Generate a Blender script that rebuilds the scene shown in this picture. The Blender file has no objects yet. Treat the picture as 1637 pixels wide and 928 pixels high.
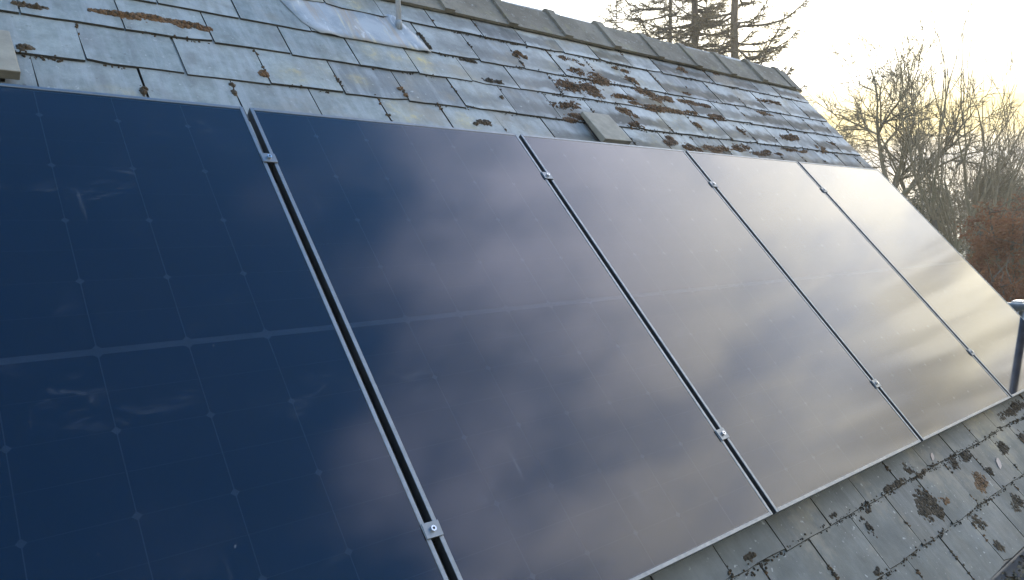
import bpy, bmesh, math, random
import numpy as np
from mathutils import Matrix, Vector

# ------------------------------------------------------------------ camera
sc = bpy.context.scene
TH = math.radians(47.9927)            # roof pitch
Z0 = 3.0                              # height of the panels' lower edge
ST, CT = math.sin(TH), math.cos(TH)
CAM_P = np.array([-0.92401766, -1.18657259, 3.87980292])
RW = np.array([[0.7586320505, -0.0626840185, 0.6484968202],
               [-0.6511826705, -0.0409585701, 0.7578149676],
               [-0.0209413850, -0.9971926140, -0.0718912305]])   # camera (x right, y down, z forward) -> world
FPX = 1181.55                         # focal length in pixels of the 1637 px wide photograph
cam_d = bpy.data.cameras.new('camera')
cam = bpy.data.objects.new('camera', cam_d)
sc.collection.objects.link(cam)
cam_d.sensor_width = 36.0
cam_d.sensor_fit = 'HORIZONTAL'
cam_d.lens = 36.0 * FPX / 1637.0
cam_d.clip_start = 0.05
cam_d.clip_end = 3000.0
cx, cy, cz = RW[:, 0], -RW[:, 1], -RW[:, 2]
cam.matrix_world = Matrix(((cx[0], cy[0], cz[0], CAM_P[0]), (cx[1], cy[1], cz[1], CAM_P[1]),
                           (cx[2], cy[2], cz[2], CAM_P[2]), (0, 0, 0, 1)))
sc.camera = cam

# ------------------------------------------------------------------ light
SUN_AZ, SUN_EL = math.radians(18.0), math.radians(12.6)      # azimuth from +X towards +Y
SUN_DIR = Vector((math.cos(SUN_EL) * math.cos(SUN_AZ), math.cos(SUN_EL) * math.sin(SUN_AZ), math.sin(SUN_EL)))
world = bpy.data.worlds.new('World')
sc.world = world
world.use_nodes = True
sun_d = bpy.data.lights.new('sun', 'SUN')
sun_d.energy = 0.8
sun_d.angle = math.radians(10)
sun_d.color = (1.0, 0.9, 0.74)
sun = bpy.data.objects.new('sun', sun_d)
sc.collection.objects.link(sun)
sun.location = (20, 6, 12)
sun.rotation_euler = SUN_DIR.to_track_quat('Z', 'Y').to_euler()
sc.view_settings.view_transform = 'Standard'
sc.view_settings.look = 'None'
sc.view_settings.exposure = 2.4
sc.view_settings.gamma = 1.0
sc.view_settings.use_curve_mapping = False
sc.render.film_transparent = False
sc.cycles.max_bounces = 8
sc.cycles.use_adaptive_sampling = False
sc.cycles.transparent_max_bounces = 16
sc.cycles.caustics_reflective = False
sc.cycles.caustics_refractive = False


class NT:
    """small wrapper for building node trees"""
    def __init__(self, tree):
        self.t = tree
        self.n = tree.nodes
        self.l = tree.links

    def new(self, kind, **kw):
        nd = self.n.new(kind)
        for k, v in kw.items():
            setattr(nd, k, v)
        return nd

    def put(self, sock, v):
        if isinstance(v, bpy.types.NodeSocket):
            self.l.new(v, sock)
        elif v is not None:
            sock.default_value = v

    def math(self, op, a, b=None, c=None, clamp=False):
        nd = self.new('ShaderNodeMath', operation=op, use_clamp=clamp)
        for i, v in enumerate((a, b, c)):
            self.put(nd.inputs[i], v)
        return nd.outputs[0]

    def vmath(self, op, a, b=None):
        nd = self.new('ShaderNodeVectorMath', operation=op)
        self.put(nd.inputs[0], a)
        if b is not None:
            self.put(nd.inputs[3] if op == 'SCALE' else nd.inputs[1], b)
        return nd.outputs['Value'] if op in ('DOT_PRODUCT', 'LENGTH', 'DISTANCE') else nd.outputs[0]

    def sep(self, v):
        nd = self.new('ShaderNodeSeparateXYZ')
        self.put(nd.inputs[0], v)
        return nd.outputs

    def comb(self, x, y, z):
        nd = self.new('ShaderNodeCombineXYZ')
        for i, v in enumerate((x, y, z)):
            self.put(nd.inputs[i], v)
        return nd.outputs[0]

    def mapping(self, v, loc=(0, 0, 0), scale=(1, 1, 1), rot=(0, 0, 0)):
        nd = self.new('ShaderNodeMapping')
        self.put(nd.inputs[0], v)
        nd.inputs['Location'].default_value = loc
        nd.inputs['Rotation'].default_value = rot
        nd.inputs['Scale'].default_value = scale
        return nd.outputs[0]

    def noise(self, v, scale=5, detail=4, rough=0.5, dist=0.0):
        nd = self.new('ShaderNodeTexNoise')
        self.put(nd.inputs['Vector'], v)
        nd.inputs['Scale'].default_value = scale
        nd.inputs['Detail'].default_value = detail
        nd.inputs['Roughness'].default_value = rough
        nd.inputs['Distortion'].default_value = dist
        return nd.outputs[0]

    def step(self, v, a, b, lo=0.0, hi=1.0):
        nd = self.new('ShaderNodeMapRange', interpolation_type='SMOOTHSTEP')
        self.put(nd.inputs[0], v)
        for i, x in enumerate((a, b, lo, hi)):
            self.put(nd.inputs[i + 1], x)
        return nd.outputs[0]

    def mix(self, f, a, b, mode='MIX'):
        nd = self.new('ShaderNodeMix', data_type='RGBA', blend_type=mode)
        self.put(nd.inputs[0], f)
        self.put(nd.inputs[6], (*a, 1) if isinstance(a, tuple) and len(a) == 3 else a)
        self.put(nd.inputs[7], (*b, 1) if isinstance(b, tuple) and len(b) == 3 else b)
        return nd.outputs[2]

    def curve(self, v, pts):
        nd = self.new('ShaderNodeFloatCurve')
        self.put(nd.inputs[1], v)
        c = nd.mapping.curves[0]
        while len(c.points) < len(pts):
            c.points.new(0.5, 0.5)
        for p, (x, y) in zip(c.points, pts):
            p.location = (x, y)
            p.handle_type = 'AUTO_CLAMPED'
        nd.mapping.update()
        return nd.outputs[0]


def build_sky():
    w = NT(world.node_tree)
    w.n.clear()
    out = w.new('ShaderNodeOutputWorld')
    bg = w.new('ShaderNodeBackground')
    bg.inputs[1].default_value = 0.15
    sky = w.new('ShaderNodeTexSky', sky_type='NISHITA')
    sky.sun_disc = False
    sky.sun_elevation = SUN_EL
    sky.sun_rotation = math.pi / 2 - SUN_AZ
    sky.altitude = 50
    sky.air_density = 1.0
    sky.dust_density = 0.4
    sky.ozone_density = 2.5
    d = w.vmath('NORMALIZE', w.new('ShaderNodeTexCoord').outputs['Generated'])
    x, y, z = w.sep(d)
    zc = w.math('MAXIMUM', z, 0.0)
    inv = w.math('DIVIDE', 1.0, w.math('ADD', zc, 0.16))
    plane = w.comb(w.math('MULTIPLY', x, inv), w.math('MULTIPLY', y, inv), 0.0)
    # an uneven cloud layer seen in perspective: a front drawn up from the +X side, low cloud round the horizon thickened out of view to add neutral light, clear elsewhere
    side = w.math('MAXIMUM', x, w.math('MULTIPLY', w.math('SUBTRACT', 1.0, zc), 0.95))
    n1 = w.noise(w.mapping(plane, (3.1, 1.7, 0), (1.0, 1.25, 1), (0, 0, 0.5)), 1.25, 7, 0.5, 0.35)
    n2 = w.noise(w.mapping(plane, (8.3, 4.4, 2.0), (0.8, 1.7, 1), (0, 0, -0.35)), 2.4, 6, 0.52, 0.3)
    edge = w.curve(side, [(0.0, 0.76), (0.32, 0.74), (0.44, 0.62), (0.54, 0.49), (0.65, 0.38), (0.80, 0.25), (1.0, 0.12)])
    n5 = w.noise(w.mapping(plane, (2.2, 6.1, 4.0), (1.0, 1.6, 1), (0, 0, 0.9)), 4.2, 4, 0.5, 0.2)
    cov = w.step(w.math('SUBTRACT', w.math('ADD', 0.03, w.math('ADD', w.math('MULTIPLY', n1, 0.55), w.math('MULTIPLY', n5, 0.40))), edge), -0.20, 0.22)
    sd = w.math('MAXIMUM', w.vmath('DOT_PRODUCT', d, tuple(SUN_DIR)), 0.0)
    glow = w.math('POWER', sd, 5.0)
    glow2 = w.math('POWER', sd, 30.0)
    body = w.step(w.math('ADD', w.math('MULTIPLY', n2, 0.7), w.math('MULTIPLY', n5, 0.3)), 0.34, 0.63)
    lo_c = w.mix(body, (2.9, 2.95, 3.0), (4.0, 3.8, 3.05))
    mid_c = w.mix(body, (3.1, 3.4, 4.1), (5.15, 5.1, 4.95))
    hi_c = w.mix(body, (2.1, 2.5, 3.5), (4.0, 4.3, 5.7))
    c = w.mix(w.step(zc, 0.24, 0.46), lo_c, w.mix(w.step(zc, 0.45, 0.78), mid_c, hi_c))
    # fine wind-drawn streaks in the lower cloud
    az = w.math('ARCTAN2', y, x)
    el = w.math('ARCSINE', z)
    q = w.math('ADD', el, w.math('MULTIPLY', az, 1.29))
    p = w.math('SUBTRACT', az, w.math('MULTIPLY', el, 0.8))
    n4 = w.noise(w.comb(w.math('MULTIPLY', q, 17.0), w.math('MULTIPLY', p, 3.0), 0.0), 1.0, 4, 0.5, 0.4)
    c = w.vmath('SCALE', c, w.math('ADD', 1.0, w.math('MULTIPLY', w.step(n4, 0.60, 0.38, 0.0, -0.45), w.step(zc, 0.42, 0.3))))
    warm = w.vmath('SCALE', (1.5, 1.25, 0.75), w.math('MULTIPLY', glow, w.step(n2, 0.30, 0.66, 0.5, 1.1)))
    warm2 = w.vmath('SCALE', (0.5, 0.45, 0.3), glow2)
    c = w.vmath('ADD', w.vmath('ADD', c, warm), warm2)
    # layered cloud banks low over the horizon: gilded on top, grey below
    n3 = w.noise(w.mapping(d, (0, 0, 0), (2.2, 2.2, 26.0)), 2.0, 5, 0.55, 0.2)
    zn = w.math('ADD', zc, w.math('MULTIPLY', w.math('SUBTRACT', n3, 0.5), 0.05))
    gild = w.mix(glow, (1.7, 1.5, 1.2), (2.1, 1.65, 0.62))
    c = w.mix(w.step(zn, 0.185, 0.135), c, gild)
    grey = w.mix(w.step(n3, 0.40, 0.62), (1.35, 1.2, 0.95), (0.75, 0.77, 0.82))
    c = w.mix(w.step(zn, 0.112, 0.085), c, grey)
    hs = w.new('ShaderNodeHueSaturation')
    hs.inputs['Saturation'].default_value = 1.22
    w.l.new(sky.outputs[0], hs.inputs['Color'])
    w.l.new(w.mix(cov, hs.outputs[0], c), bg.inputs[0])
    w.l.new(bg.outputs[0], out.inputs[0])


build_sky()

# ------------------------------------------------------------------ helpers
COL = sc.collection
rng = random.Random(7)
nrng = np.random.default_rng(11)
UDIR = np.array([1.0, 0, 0])
VDIR = np.array([0, CT, ST])
NDIR = np.array([0, -ST, CT])


def P(u, v, n):
    """a point given along the eave, up the slope and off the roof -> world"""
    return np.array([u, v * CT - n * ST, Z0 + v * ST + n * CT])


def RM(u, v, n, tilt=0.0, spin=0.0, scale=(1, 1, 1)):
    m = Matrix(((1, 0, 0, 0), (0, CT, -ST, 0), (0, ST, CT, 0), (0, 0, 0, 1)))
    p = P(u, v, n)
    return (Matrix.Translation(Vector(p)) @ m @ Matrix.Rotation(spin, 4, 'Z') @ Matrix.Rotation(tilt, 4, 'X')
            @ Matrix.Diagonal((*scale, 1)))


def at(x, y, dist):
    """the point seen at a pixel of the photograph at a horizontal distance from the camera"""
    d = RW @ np.array([(x - 818.5) / FPX, (y - 464) / FPX, 1.0])
    return CAM_P + d * (dist / math.hypot(d[0], d[1]))


def mesh(name, V, F, mats, smooth=False, idx=None):
    me = bpy.data.meshes.new(name)
    me.from_pydata([tuple(map(float, v)) for v in V], [], [tuple(f) for f in F])
    for m in (mats if isinstance(mats, (list, tuple)) else [mats]):
        me.materials.append(m)
    if idx is not None:
        me.polygons.foreach_set('material_index', idx)
    if smooth:
        me.polygons.foreach_set('use_smooth', [True] * len(me.polygons))
    me.update()
    return me


def link(name, me, parent=None, matrix=None):
    o = bpy.data.objects.new(name, me)
    COL.objects.link(o)
    if parent is not None:
        o.parent = parent
        o.matrix_parent_inverse = WINV(parent)
    if matrix is not None:
        o.matrix_basis = matrix
    return o


def WORLD(o):
    if o.parent is None:
        return o.matrix_basis.copy()
    return WORLD(o.parent) @ o.matrix_parent_inverse @ o.matrix_basis


def WINV(o):
    return WORLD(o).inverted()


def thing(name, label, cat, loc=(0, 0, 0), group=None):
    o = bpy.data.objects.new(name, None)
    COL.objects.link(o)
    o.empty_display_size = 0.1
    o.matrix_basis = Matrix.Translation(Vector([float(c) for c in loc]))
    tag(o, label, cat, group)
    return o


def tag(o, label=None, cat=None, group=None, kind=None):
    if label: o['label'] = label
    if cat: o['category'] = cat
    if group: o['group'] = group
    if kind: o['kind'] = kind
    return o


class MB:
    """collects vertices and faces of one mesh"""
    def __init__(self):
        self.V, self.F = [], []

    def add(self, V, F):
        b = len(self.V)
        self.V.extend(V)
        self.F.extend([tuple(i + b for i in f) for f in F])

    def box(self, lo, hi, fn=None):
        (x0, y0, z0), (x1, y1, z1) = lo, hi
        V = [(x0, y0, z0), (x1, y0, z0), (x1, y1, z0), (x0, y1, z0), (x0, y0, z1), (x1, y0, z1), (x1, y1, z1), (x0, y1, z1)]
        if fn: V = [fn(*v) for v in V]
        self.add(V, [(3, 2, 1, 0), (4, 5, 6, 7), (0, 1, 5, 4), (1, 2, 6, 5), (2, 3, 7, 6), (3, 0, 4, 7)])

    def tube(self, pts, rad, n=5, cap=True):
        pts = [np.asarray(p, float) for p in pts]
        m = len(pts)
        if not hasattr(rad, '__len__'): rad = [rad] * m
        d = pts[-1] - pts[0]
        ref = np.array([0, 0, 1.0]) if abs(d[2]) < 0.8 * np.linalg.norm(d) + 1e-9 else np.array([1.0, 0, 0])
        b = len(self.V)
        for i in range(m):
            t = pts[min(i + 1, m - 1)] - pts[max(i - 1, 0)]
            t = t / (np.linalg.norm(t) + 1e-12)
            a = np.cross(t, ref); a /= np.linalg.norm(a) + 1e-12
            c = np.cross(t, a)
            for k in range(n):
                an = 2 * math.pi * k / n
                self.V.append(pts[i] + rad[i] * (math.cos(an) * a + math.sin(an) * c))
        for i in range(m - 1):
            for k in range(n):
                k2 = (k + 1) % n
                self.F.append((b + i * n + k, b + i * n + k2, b + (i + 1) * n + k2, b + (i + 1) * n + k))
        if cap:
            self.F.append(tuple(b + k for k in range(n))[::-1])
            self.F.append(tuple(b + (m - 1) * n + k for k in range(n)))

    def prism(self, prof, fn0, fn1):
        """profile polygon swept between two ends; fn0/fn1 map (a, b) to 3D"""
        n = len(prof)
        V = [fn0(*p) for p in prof] + [fn1(*p) for p in prof]
        self.add(V, [tuple(range(n)), tuple(range(2 * n - 1, n - 1, -1))] +
                 [(i, n + i, n + (i + 1) % n, (i + 1) % n) for i in range(n)])

    def build(self, name, mat, parent=None, smooth=False, matrix=None, mesh_name=None):
        me = mesh(mesh_name or name, self.V, self.F, mat, smooth)
        bm = bmesh.new(); bm.from_mesh(me)
        if len(bm.faces) < 60000:
            bmesh.ops.recalc_face_normals(bm, faces=bm.faces)
        bm.to_mesh(me); bm.free()
        return link(name, me, parent, matrix)


def bevel_me(me, w, seg=1):
    bm = bmesh.new(); bm.from_mesh(me)
    bmesh.ops.recalc_face_normals(bm, faces=bm.faces)
    bmesh.ops.bevel(bm, geom=bm.edges[:], offset=w, segments=seg, affect='EDGES', profile=0.6)
    bm.to_mesh(me); bm.free()


# ------------------------------------------------------------------ materials
def mat(name):
    m = bpy.data.materials.new(name)
    m.use_nodes = True
    t = NT(m.node_tree)
    b = t.n['Principled BSDF']
    return m, t, b


def simple(name, col, rough=0.6, metal=0.0, var=0.25, scale=12.0, bump=0.0, spec=0.5, bscale=40.0):
    m, t, b = mat(name)
    co = t.new('ShaderNodeTexCoord').outputs['Object']
    f = t.noise(co, scale, 5, 0.6)
    t.put(b.inputs['Base Color'], t.mix(t.step(f, 0.3, 0.7), tuple(c * (1 - var) for c in col), tuple(min(1, c * (1 + var)) for c in col)))
    t.put(b.inputs['Roughness'], t.step(t.noise(co, scale * 2.3, 4, 0.6), 0.2, 0.8, max(0.02, rough - 0.1), min(1, rough + 0.1)))
    b.inputs['Metallic'].default_value = metal
    b.inputs['Specular IOR Level'].default_value = spec
    if bump:
        nd = t.new('ShaderNodeBump')
        nd.inputs['Strength'].default_value = 0.6
        nd.inputs['Distance'].default_value = bump
        t.put(nd.inputs['Height'], t.noise(co, bscale, 5, 0.65))
        t.put(b.inputs['Normal'], nd.outputs[0])
    return m


def slate_material():
    m, t, b = mat('slate')
    tc = t.new('ShaderNodeTexCoord').outputs['Object']
    oi = t.new('ShaderNodeObjectInfo')
    rnd = oi.outputs['Random']
    pos = t.new('ShaderNodeNewGeometry').outputs['Position']
    off = t.comb(t.math('MULTIPLY', rnd, 37.0), t.math('MULTIPLY', rnd, 91.0), t.math('MULTIPLY', rnd, 13.0))
    lo = t.vmath('ADD', tc, off)
    px, py, pz = t.sep(pos)
    lx, ly, lz = t.sep(tc)
    weather_sheen = t.math('MULTIPLY', t.step(px, 0.6, 2.4), t.step(pz, 3.2, 4.0))   # the far upper slates carry more growth and a painted pale sheen
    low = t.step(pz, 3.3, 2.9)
    rr = t.math('FRACT', t.math('MULTIPLY', rnd, 7.31))
    gr = t.noise(lo, 26.0, 6, 0.75)
    base = t.mix(rnd, (0.182, 0.212, 0.198), (0.262, 0.290, 0.264))
    base = t.mix(t.math('MULTIPLY', weather_sheen, 0.68), base, (0.54, 0.55, 0.52))  # grazing sheen of the far slates put into the base colour
    base = t.mix(t.step(gr, 0.3, 0.7), t.mix(0.22, base, (0, 0, 0)), t.mix(0.12, base, (0.5, 0.5, 0.5)))
    base = t.mix(t.math('MULTIPLY', t.step(rr, 0.62, 0.86), 0.75), base, (0.12, 0.13, 0.13))     # the odd dark slate
    # streaks washed down the slope
    st = t.noise(t.mapping(lo, scale=(9, 1.1, 1)), 2.6, 5, 0.6, 0.25)
    base = t.mix(t.math('MULTIPLY', t.step(st, 0.42, 0.64), 0.5), base, (0.31, 0.335, 0.335))
    st2 = t.noise(t.mapping(lo, loc=(4, 1, 0), scale=(6, 1.3, 1)), 2.2, 5, 0.65, 0.4)
    base = t.mix(t.math('MULTIPLY', t.step(st2, 0.52, 0.68), t.math('ADD', 0.34, t.math('MULTIPLY', weather_sheen, 0.1))), base, (0.125, 0.125, 0.115))
    # cloudy dull patches and the dark tide mark a little above each tail
    cl = t.noise(lo, 7.0, 5, 0.62, 0.3)
    base = t.mix(t.math('MULTIPLY', t.step(cl, 0.48, 0.64), 0.34), base, (0.14, 0.14, 0.132))
    tide = t.math('ADD', ly, t.math('MULTIPLY', t.math('SUBTRACT', t.noise(lo, 11.0, 4, 0.6), 0.5), 0.12))
    band = t.math('MULTIPLY', t.step(tide, 0.01, 0.045), t.step(tide, 0.14, 0.085))
    base = t.mix(t.math('MULTIPLY', t.math('MULTIPLY', band, t.math('ADD', 0.12, t.math('MULTIPLY', weather_sheen, 0.88))), t.step(rr, 0.1, 0.5, 0.35, 1.0)), base, (0.06, 0.06, 0.05))
    base = t.mix(t.math('MULTIPLY', t.step(t.noise(pos, 3.1, 5, 0.65), 0.52, 0.66), t.math('MULTIPLY', weather_sheen, 0.6)), base, (0.11, 0.112, 0.10))
    # darker greenish grey towards the lower courses
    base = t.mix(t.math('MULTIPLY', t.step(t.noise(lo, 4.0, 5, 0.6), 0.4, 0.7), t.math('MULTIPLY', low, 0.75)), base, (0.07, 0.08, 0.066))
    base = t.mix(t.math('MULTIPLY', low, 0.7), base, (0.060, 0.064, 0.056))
    tan = t.noise(t.vmath('ADD', pos, (3.0, 8.0, 1.0)), 4.2, 5, 0.65)
    base = t.mix(t.math('MULTIPLY', t.step(tan, 0.52, 0.68), t.math('MULTIPLY', t.step(px, -0.4, 0.7), 0.55)), base, (0.22, 0.19, 0.135))
    # ochre lichen
    lich = t.step(t.noise(lo, 15.0, 6, 0.7), 0.5, 0.68)
    where = t.step(t.noise(pos, 1.7, 2, 0.5), 0.5, 0.66, 0.0, 0.28)
    for (u, v, r, a) in ((0.99, 2.36, 0.10, 0.9), (1.00, 2.29, .07, 0.7), (1.03, 1.93, 0.10, 0.95), (0.74, 2.36, 0.09, 0.5), (0.85, 2.35, 0.06, 0.5),
                         (0.74, 1.96, 0.12, 0.6), (0.6, 2.14, 0.08, 0.45), (0.3, 2.12, 0.1, 0.45), (0.6, 2.72, 0.1, 0.5), (0.8, 2.74, 0.12, 0.6)):
        q = P(u, v, -0.1)
        nd = t.vmath('DISTANCE', pos, tuple(q))
        where = t.math('MAXIMUM', where, t.step(nd, r, r * 0.25, 0.0, a))
    base = t.mix(t.math('MULTIPLY', t.math('ADD', t.math('MULTIPLY', lich, 0.75), 0.25), where), base, (0.46, 0.36, 0.13))
    # pale crustose specks
    sp = t.noise(lo, 55.0, 3, 0.5)
    base = t.mix(t.math('MULTIPLY', t.step(sp, 0.66, 0.74), 0.5), base, (0.42, 0.43, 0.4))
    dk = t.noise(t.vmath('ADD', lo, (5.0, 2.0, 1.0)), 38.0, 4, 0.6)
    base = t.mix(t.math('MULTIPLY', t.step(dk, 0.66, 0.76), 0.7), base, (0.07, 0.065, 0.05))
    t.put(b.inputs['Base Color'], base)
    t.put(b.inputs['Roughness'], t.math('ADD', t.step(cl, 0.3, 0.7, 0.48, 0.62), t.math('MULTIPLY', weather_sheen, 0.15)))
    b.inputs['Specular IOR Level'].default_value = 0.35
    h = t.math('ADD', t.math('MULTIPLY', t.noise(lo, 30.0, 6, 0.65), 0.6), t.math('MULTIPLY', t.noise(t.mapping(lo, scale=(14, 2, 1)), 3.0, 4, 0.6), 0.6))
    bp = t.new('ShaderNodeBump')
    bp.inputs['Strength'].default_value = 0.55
    bp.inputs['Distance'].default_value = 0.004
    t.put(bp.inputs['Height'], h)
    t.put(b.inputs['Normal'], bp.outputs[0])
    return m


def glass_material():
    m = bpy.data.materials.new('panel_glass')
    m.use_nodes = True
    t = NT(m.node_tree)
    t.n.clear()
    out = t.new('ShaderNodeOutputMaterial')
    geo = t.new('ShaderNodeNewGeometry')
    pos = geo.outputs['Position']
    tc = t.new('ShaderNodeTexCoord').outputs['Object']
    fr = t.new('ShaderNodeFresnel')
    fr.inputs['IOR'].default_value = 1.46
    front = t.math('SUBTRACT', 1.0, geo.outputs['Backfacing'])
    tr = t.new('ShaderNodeBsdfTransparent')
    t.put(tr.inputs[0], t.mix(front, (1, 1, 1), (0.2, 0.2, 0.2)))       # tinted laminate
    gl = t.new('ShaderNodeBsdfGlossy')
    gl.inputs['Color'].default_value = (1, 1, 1, 1)
    t.put(gl.inputs['Roughness'], t.step(t.noise(pos, 3.0, 4, 0.6), 0.3, 0.7, 0.035, 0.06))
    df = t.new('ShaderNodeBsdfDiffuse')
    df.inputs[0].default_value = (0.62, 0.64, 0.66, 1)
    # settled dust, dried run marks and a few smears, all lying on the glass
    film = t.step(t.noise(pos, 2.3, 5, 0.6), 0.25, 0.8, 0.0005, 0.0035)
    run = t.noise(t.mapping(tc, scale=(26, 2.2, 1)), 1.6, 4, 0.65, 0.5)
    runw = t.step(t.noise(t.mapping(tc, loc=(3, 9, 0)), 3.4, 2, 0.5), 0.56, 0.72)
    film = t.math('ADD', film, t.math('MULTIPLY', t.math('MULTIPLY', t.step(run, 0.58, 0.76), runw), 0.06))
    sm = t.noise(t.mapping(tc, loc=(1, 5, 0), rot=(0, 0, 0.6), scale=(1.0, 2.4, 1)), 9.0, 6, 0.75, 1.2)
    smw = t.step(t.noise(t.mapping(tc, loc=(7, 2, 0)), 4.6, 2, 0.5), 0.54, 0.72)
    film = t.math('ADD', film, t.math('MULTIPLY', t.math('MULTIPLY', t.step(sm, 0.50, 0.78), smw), 0.08))
    spk = t.math('MULTIPLY', t.step(t.noise(tc, 70.0, 2, 0.5), 0.76, 0.80), 0.10)
    film = t.math('ADD', film, spk, clamp=True)
    a = t.new('ShaderNodeMixShader')
    t.put(a.inputs[0], t.math('MULTIPLY', film, front))
    t.l.new(tr.outputs[0], a.inputs[1])
    t.l.new(df.outputs[0], a.inputs[2])
    b = t.new('ShaderNodeMixShader')
    t.put(b.inputs[0], t.math('MULTIPLY', fr.outputs[0], front))
    t.l.new(a.outputs[0], b.inputs[1])
    t.l.new(gl.outputs[0], b.inputs[2])
    t.l.new(b.outputs[0], out.inputs[0])
    return m


def leaf_material(name, a, b_, trans=0.35):
    m, t, b = mat(name)
    g = t.new('ShaderNodeNewGeometry')
    pos = g.outputs['Position']
    f = t.noise(pos, 1.1, 3, 0.6)
    f2 = t.noise(pos, 14.0 if 'moss' not in name else 70.0, 3, 0.6)
    c = t.mix(t.step(t.math('ADD', t.math('MULTIPLY', f, 0.5), t.math('MULTIPLY', f2, 0.5)), 0.36, 0.64), a, b_)
    t.put(b.inputs['Base Color'], c)
    b.inputs['Roughness'].default_value = 0.7
    b.inputs['Specular IOR Level'].default_value = 0.25
    tl = t.new('ShaderNodeBsdfTranslucent')
    t.put(tl.inputs[0], c)
    mx = t.new('ShaderNodeMixShader')
    mx.inputs[0].default_value = trans
    out = t.n['Material Output']
    t.l.new(b.outputs[0], mx.inputs[1])
    t.l.new(tl.outputs[0], mx.inputs[2])
    t.l.new(mx.outputs[0], out.inputs[0])
    return m


def lead_material():
    m, t, b = mat('lead')
    tc = t.new('ShaderNodeNewGeometry').outputs['Position']
    c = t.mix(t.step(t.noise(tc, 6.0, 5, 0.6, 0.4), 0.35, 0.65), (0.21, 0.235, 0.245), (0.32, 0.34, 0.345))
    ru = t.noise(t.mapping(tc, scale=(11, 1.2, 1.2)), 1.6, 4, 0.6, 0.5)
    c = t.mix(t.math('MULTIPLY', t.step(ru, 0.52, 0.68), 0.75), c, (0.30, 0.23, 0.15))
    ye = t.noise(t.mapping(tc, loc=(5, 0, 0), scale=(9, 1.5, 1.5)), 1.6, 4, 0.6, 0.5)
    c = t.mix(t.math('MULTIPLY', t.step(ye, 0.56, 0.7), 0.7), c, (0.55, 0.48, 0.28))
    wh = t.noise(t.mapping(tc, loc=(1, 7, 0), scale=(5, 2, 2)), 4.0, 5, 0.7, 0.8)
    c = t.mix(t.math('MULTIPLY', t.step(wh, 0.56, 0.7), 0.6), c, (0.60, 0.62, 0.62))
    t.put(b.inputs['Base Color'], c)
    b.inputs['Roughness'].default_value = 0.5
    bp = t.new('ShaderNodeBump')
    bp.inputs['Strength'].default_value = 0.4
    bp.inputs['Distance'].default_value = 0.003
    t.put(bp.inputs['Height'], t.noise(tc, 14.0, 5, 0.65))
    t.put(b.inputs['Normal'], bp.outputs[0])
    return m


def concrete_material():
    m, t, b = mat('ridge_concrete')
    tc = t.new('ShaderNodeNewGeometry').outputs['Position']
    c = t.mix(t.step(t.noise(tc, 3.0, 4, 0.6), 0.35, 0.65), (0.130, 0.114, 0.083), (0.21, 0.187, 0.142))
    c = t.mix(t.math('MULTIPLY', t.step(t.noise(tc, 22.0, 5, 0.65), 0.52, 0.7), 0.5), c, (0.08, 0.075, 0.058))
    c = t.mix(t.math('MULTIPLY', t.step(t.noise(t.vmath('ADD', tc, (9.0, 1.0, 0.0)), 34.0, 4, 0.6), 0.6, 0.7), 0.55), c, (0.36, 0.35, 0.31))
    c = t.mix(t.math('MULTIPLY', t.step(t.noise(tc, 8.0, 4, 0.6), 0.56, 0.72), 0.45), c, (0.22, 0.20, 0.10))
    t.put(b.inputs['Base Color'], c)
    b.inputs['Roughness'].default_value = 0.9
    bp = t.new('ShaderNodeBump')
    bp.inputs['Strength'].default_value = 0.7
    bp.inputs['Distance'].default_value = 0.006
    t.put(bp.inputs['Height'], t.noise(tc, 60.0, 5, 0.7))
    t.put(b.inputs['Normal'], bp.outputs[0])
    return m


def cell_material():
    m, t, b = mat('silicon_cell')
    rnd = t.new('ShaderNodeObjectInfo').outputs['Random']
    t.put(b.inputs['Base Color'], t.mix(rnd, (0.004, 0.08, 0.31), (0.007, 0.09, 0.34)))
    b.inputs['Roughness'].default_value = 0.45
    b.inputs['Specular IOR Level'].default_value = 0.15
    return m


def bark_material(name, a, b_):
    m, t, b = mat(name)
    tc = t.new('ShaderNodeNewGeometry').outputs['Position']
    f = t.noise(t.mapping(tc, scale=(3, 3, 0.8)), 6.0, 5, 0.65)
    g = t.noise(tc, 0.9, 3, 0.6)
    c = t.mix(t.step(f, 0.3, 0.7), a, b_)
    c = t.mix(t.math('MULTIPLY', t.step(g, 0.45, 0.65), 0.4), c, (0.13, 0.13, 0.07))
    t.put(b.inputs['Base Color'], c)
    b.inputs['Roughness'].default_value = 0.85
    b.inputs['Specular IOR Level'].default_value = 0.2
    return m


M_SLATE = slate_material()
M_EDGE = simple('slate_edge_dirt_shade', (0.032, 0.030, 0.022), 0.95, 0.0, 0.5, 25)  # edge dirt, with the shadow line of each course put in too
M_GLASS = glass_material()
M_LEAD = lead_material()
M_CONC = concrete_material()
M_CELL = cell_material()
M_BACK = simple('backsheet', (0.24, 0.40, 0.74), 0.6, var=0.08)
M_ALU = simple('anodised_aluminium', (0.20, 0.212, 0.216), 0.5, 1.0, 0.08, 30, 0.0004, bscale=90)
M_SIDE_SHADE = simple('frame_side_shade', (0.05, 0.055, 0.058), 0.6, 0.6, 0.3)  # frame metal darkened, the shade of the seam gaps put into its colour
M_RAIL = simple('mill_aluminium', (0.10, 0.11, 0.115), 0.5, 1.0, 0.1)
M_STEEL = simple('stainless_bolt', (0.55, 0.56, 0.57), 0.3, 1.0, 0.1)
M_GALV = simple('galvanised_tube', (0.30, 0.31, 0.31), 0.5, 0.6, 0.22, 22, 0.0006)
M_WHITE = simple('white_painted_tube', (0.78, 0.79, 0.79), 0.4, 0.0, 0.06, 14)
M_PVC = simple('grey_pipe', (0.52, 0.54, 0.56), 0.45, 0.0, 0.1, 9)
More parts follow.
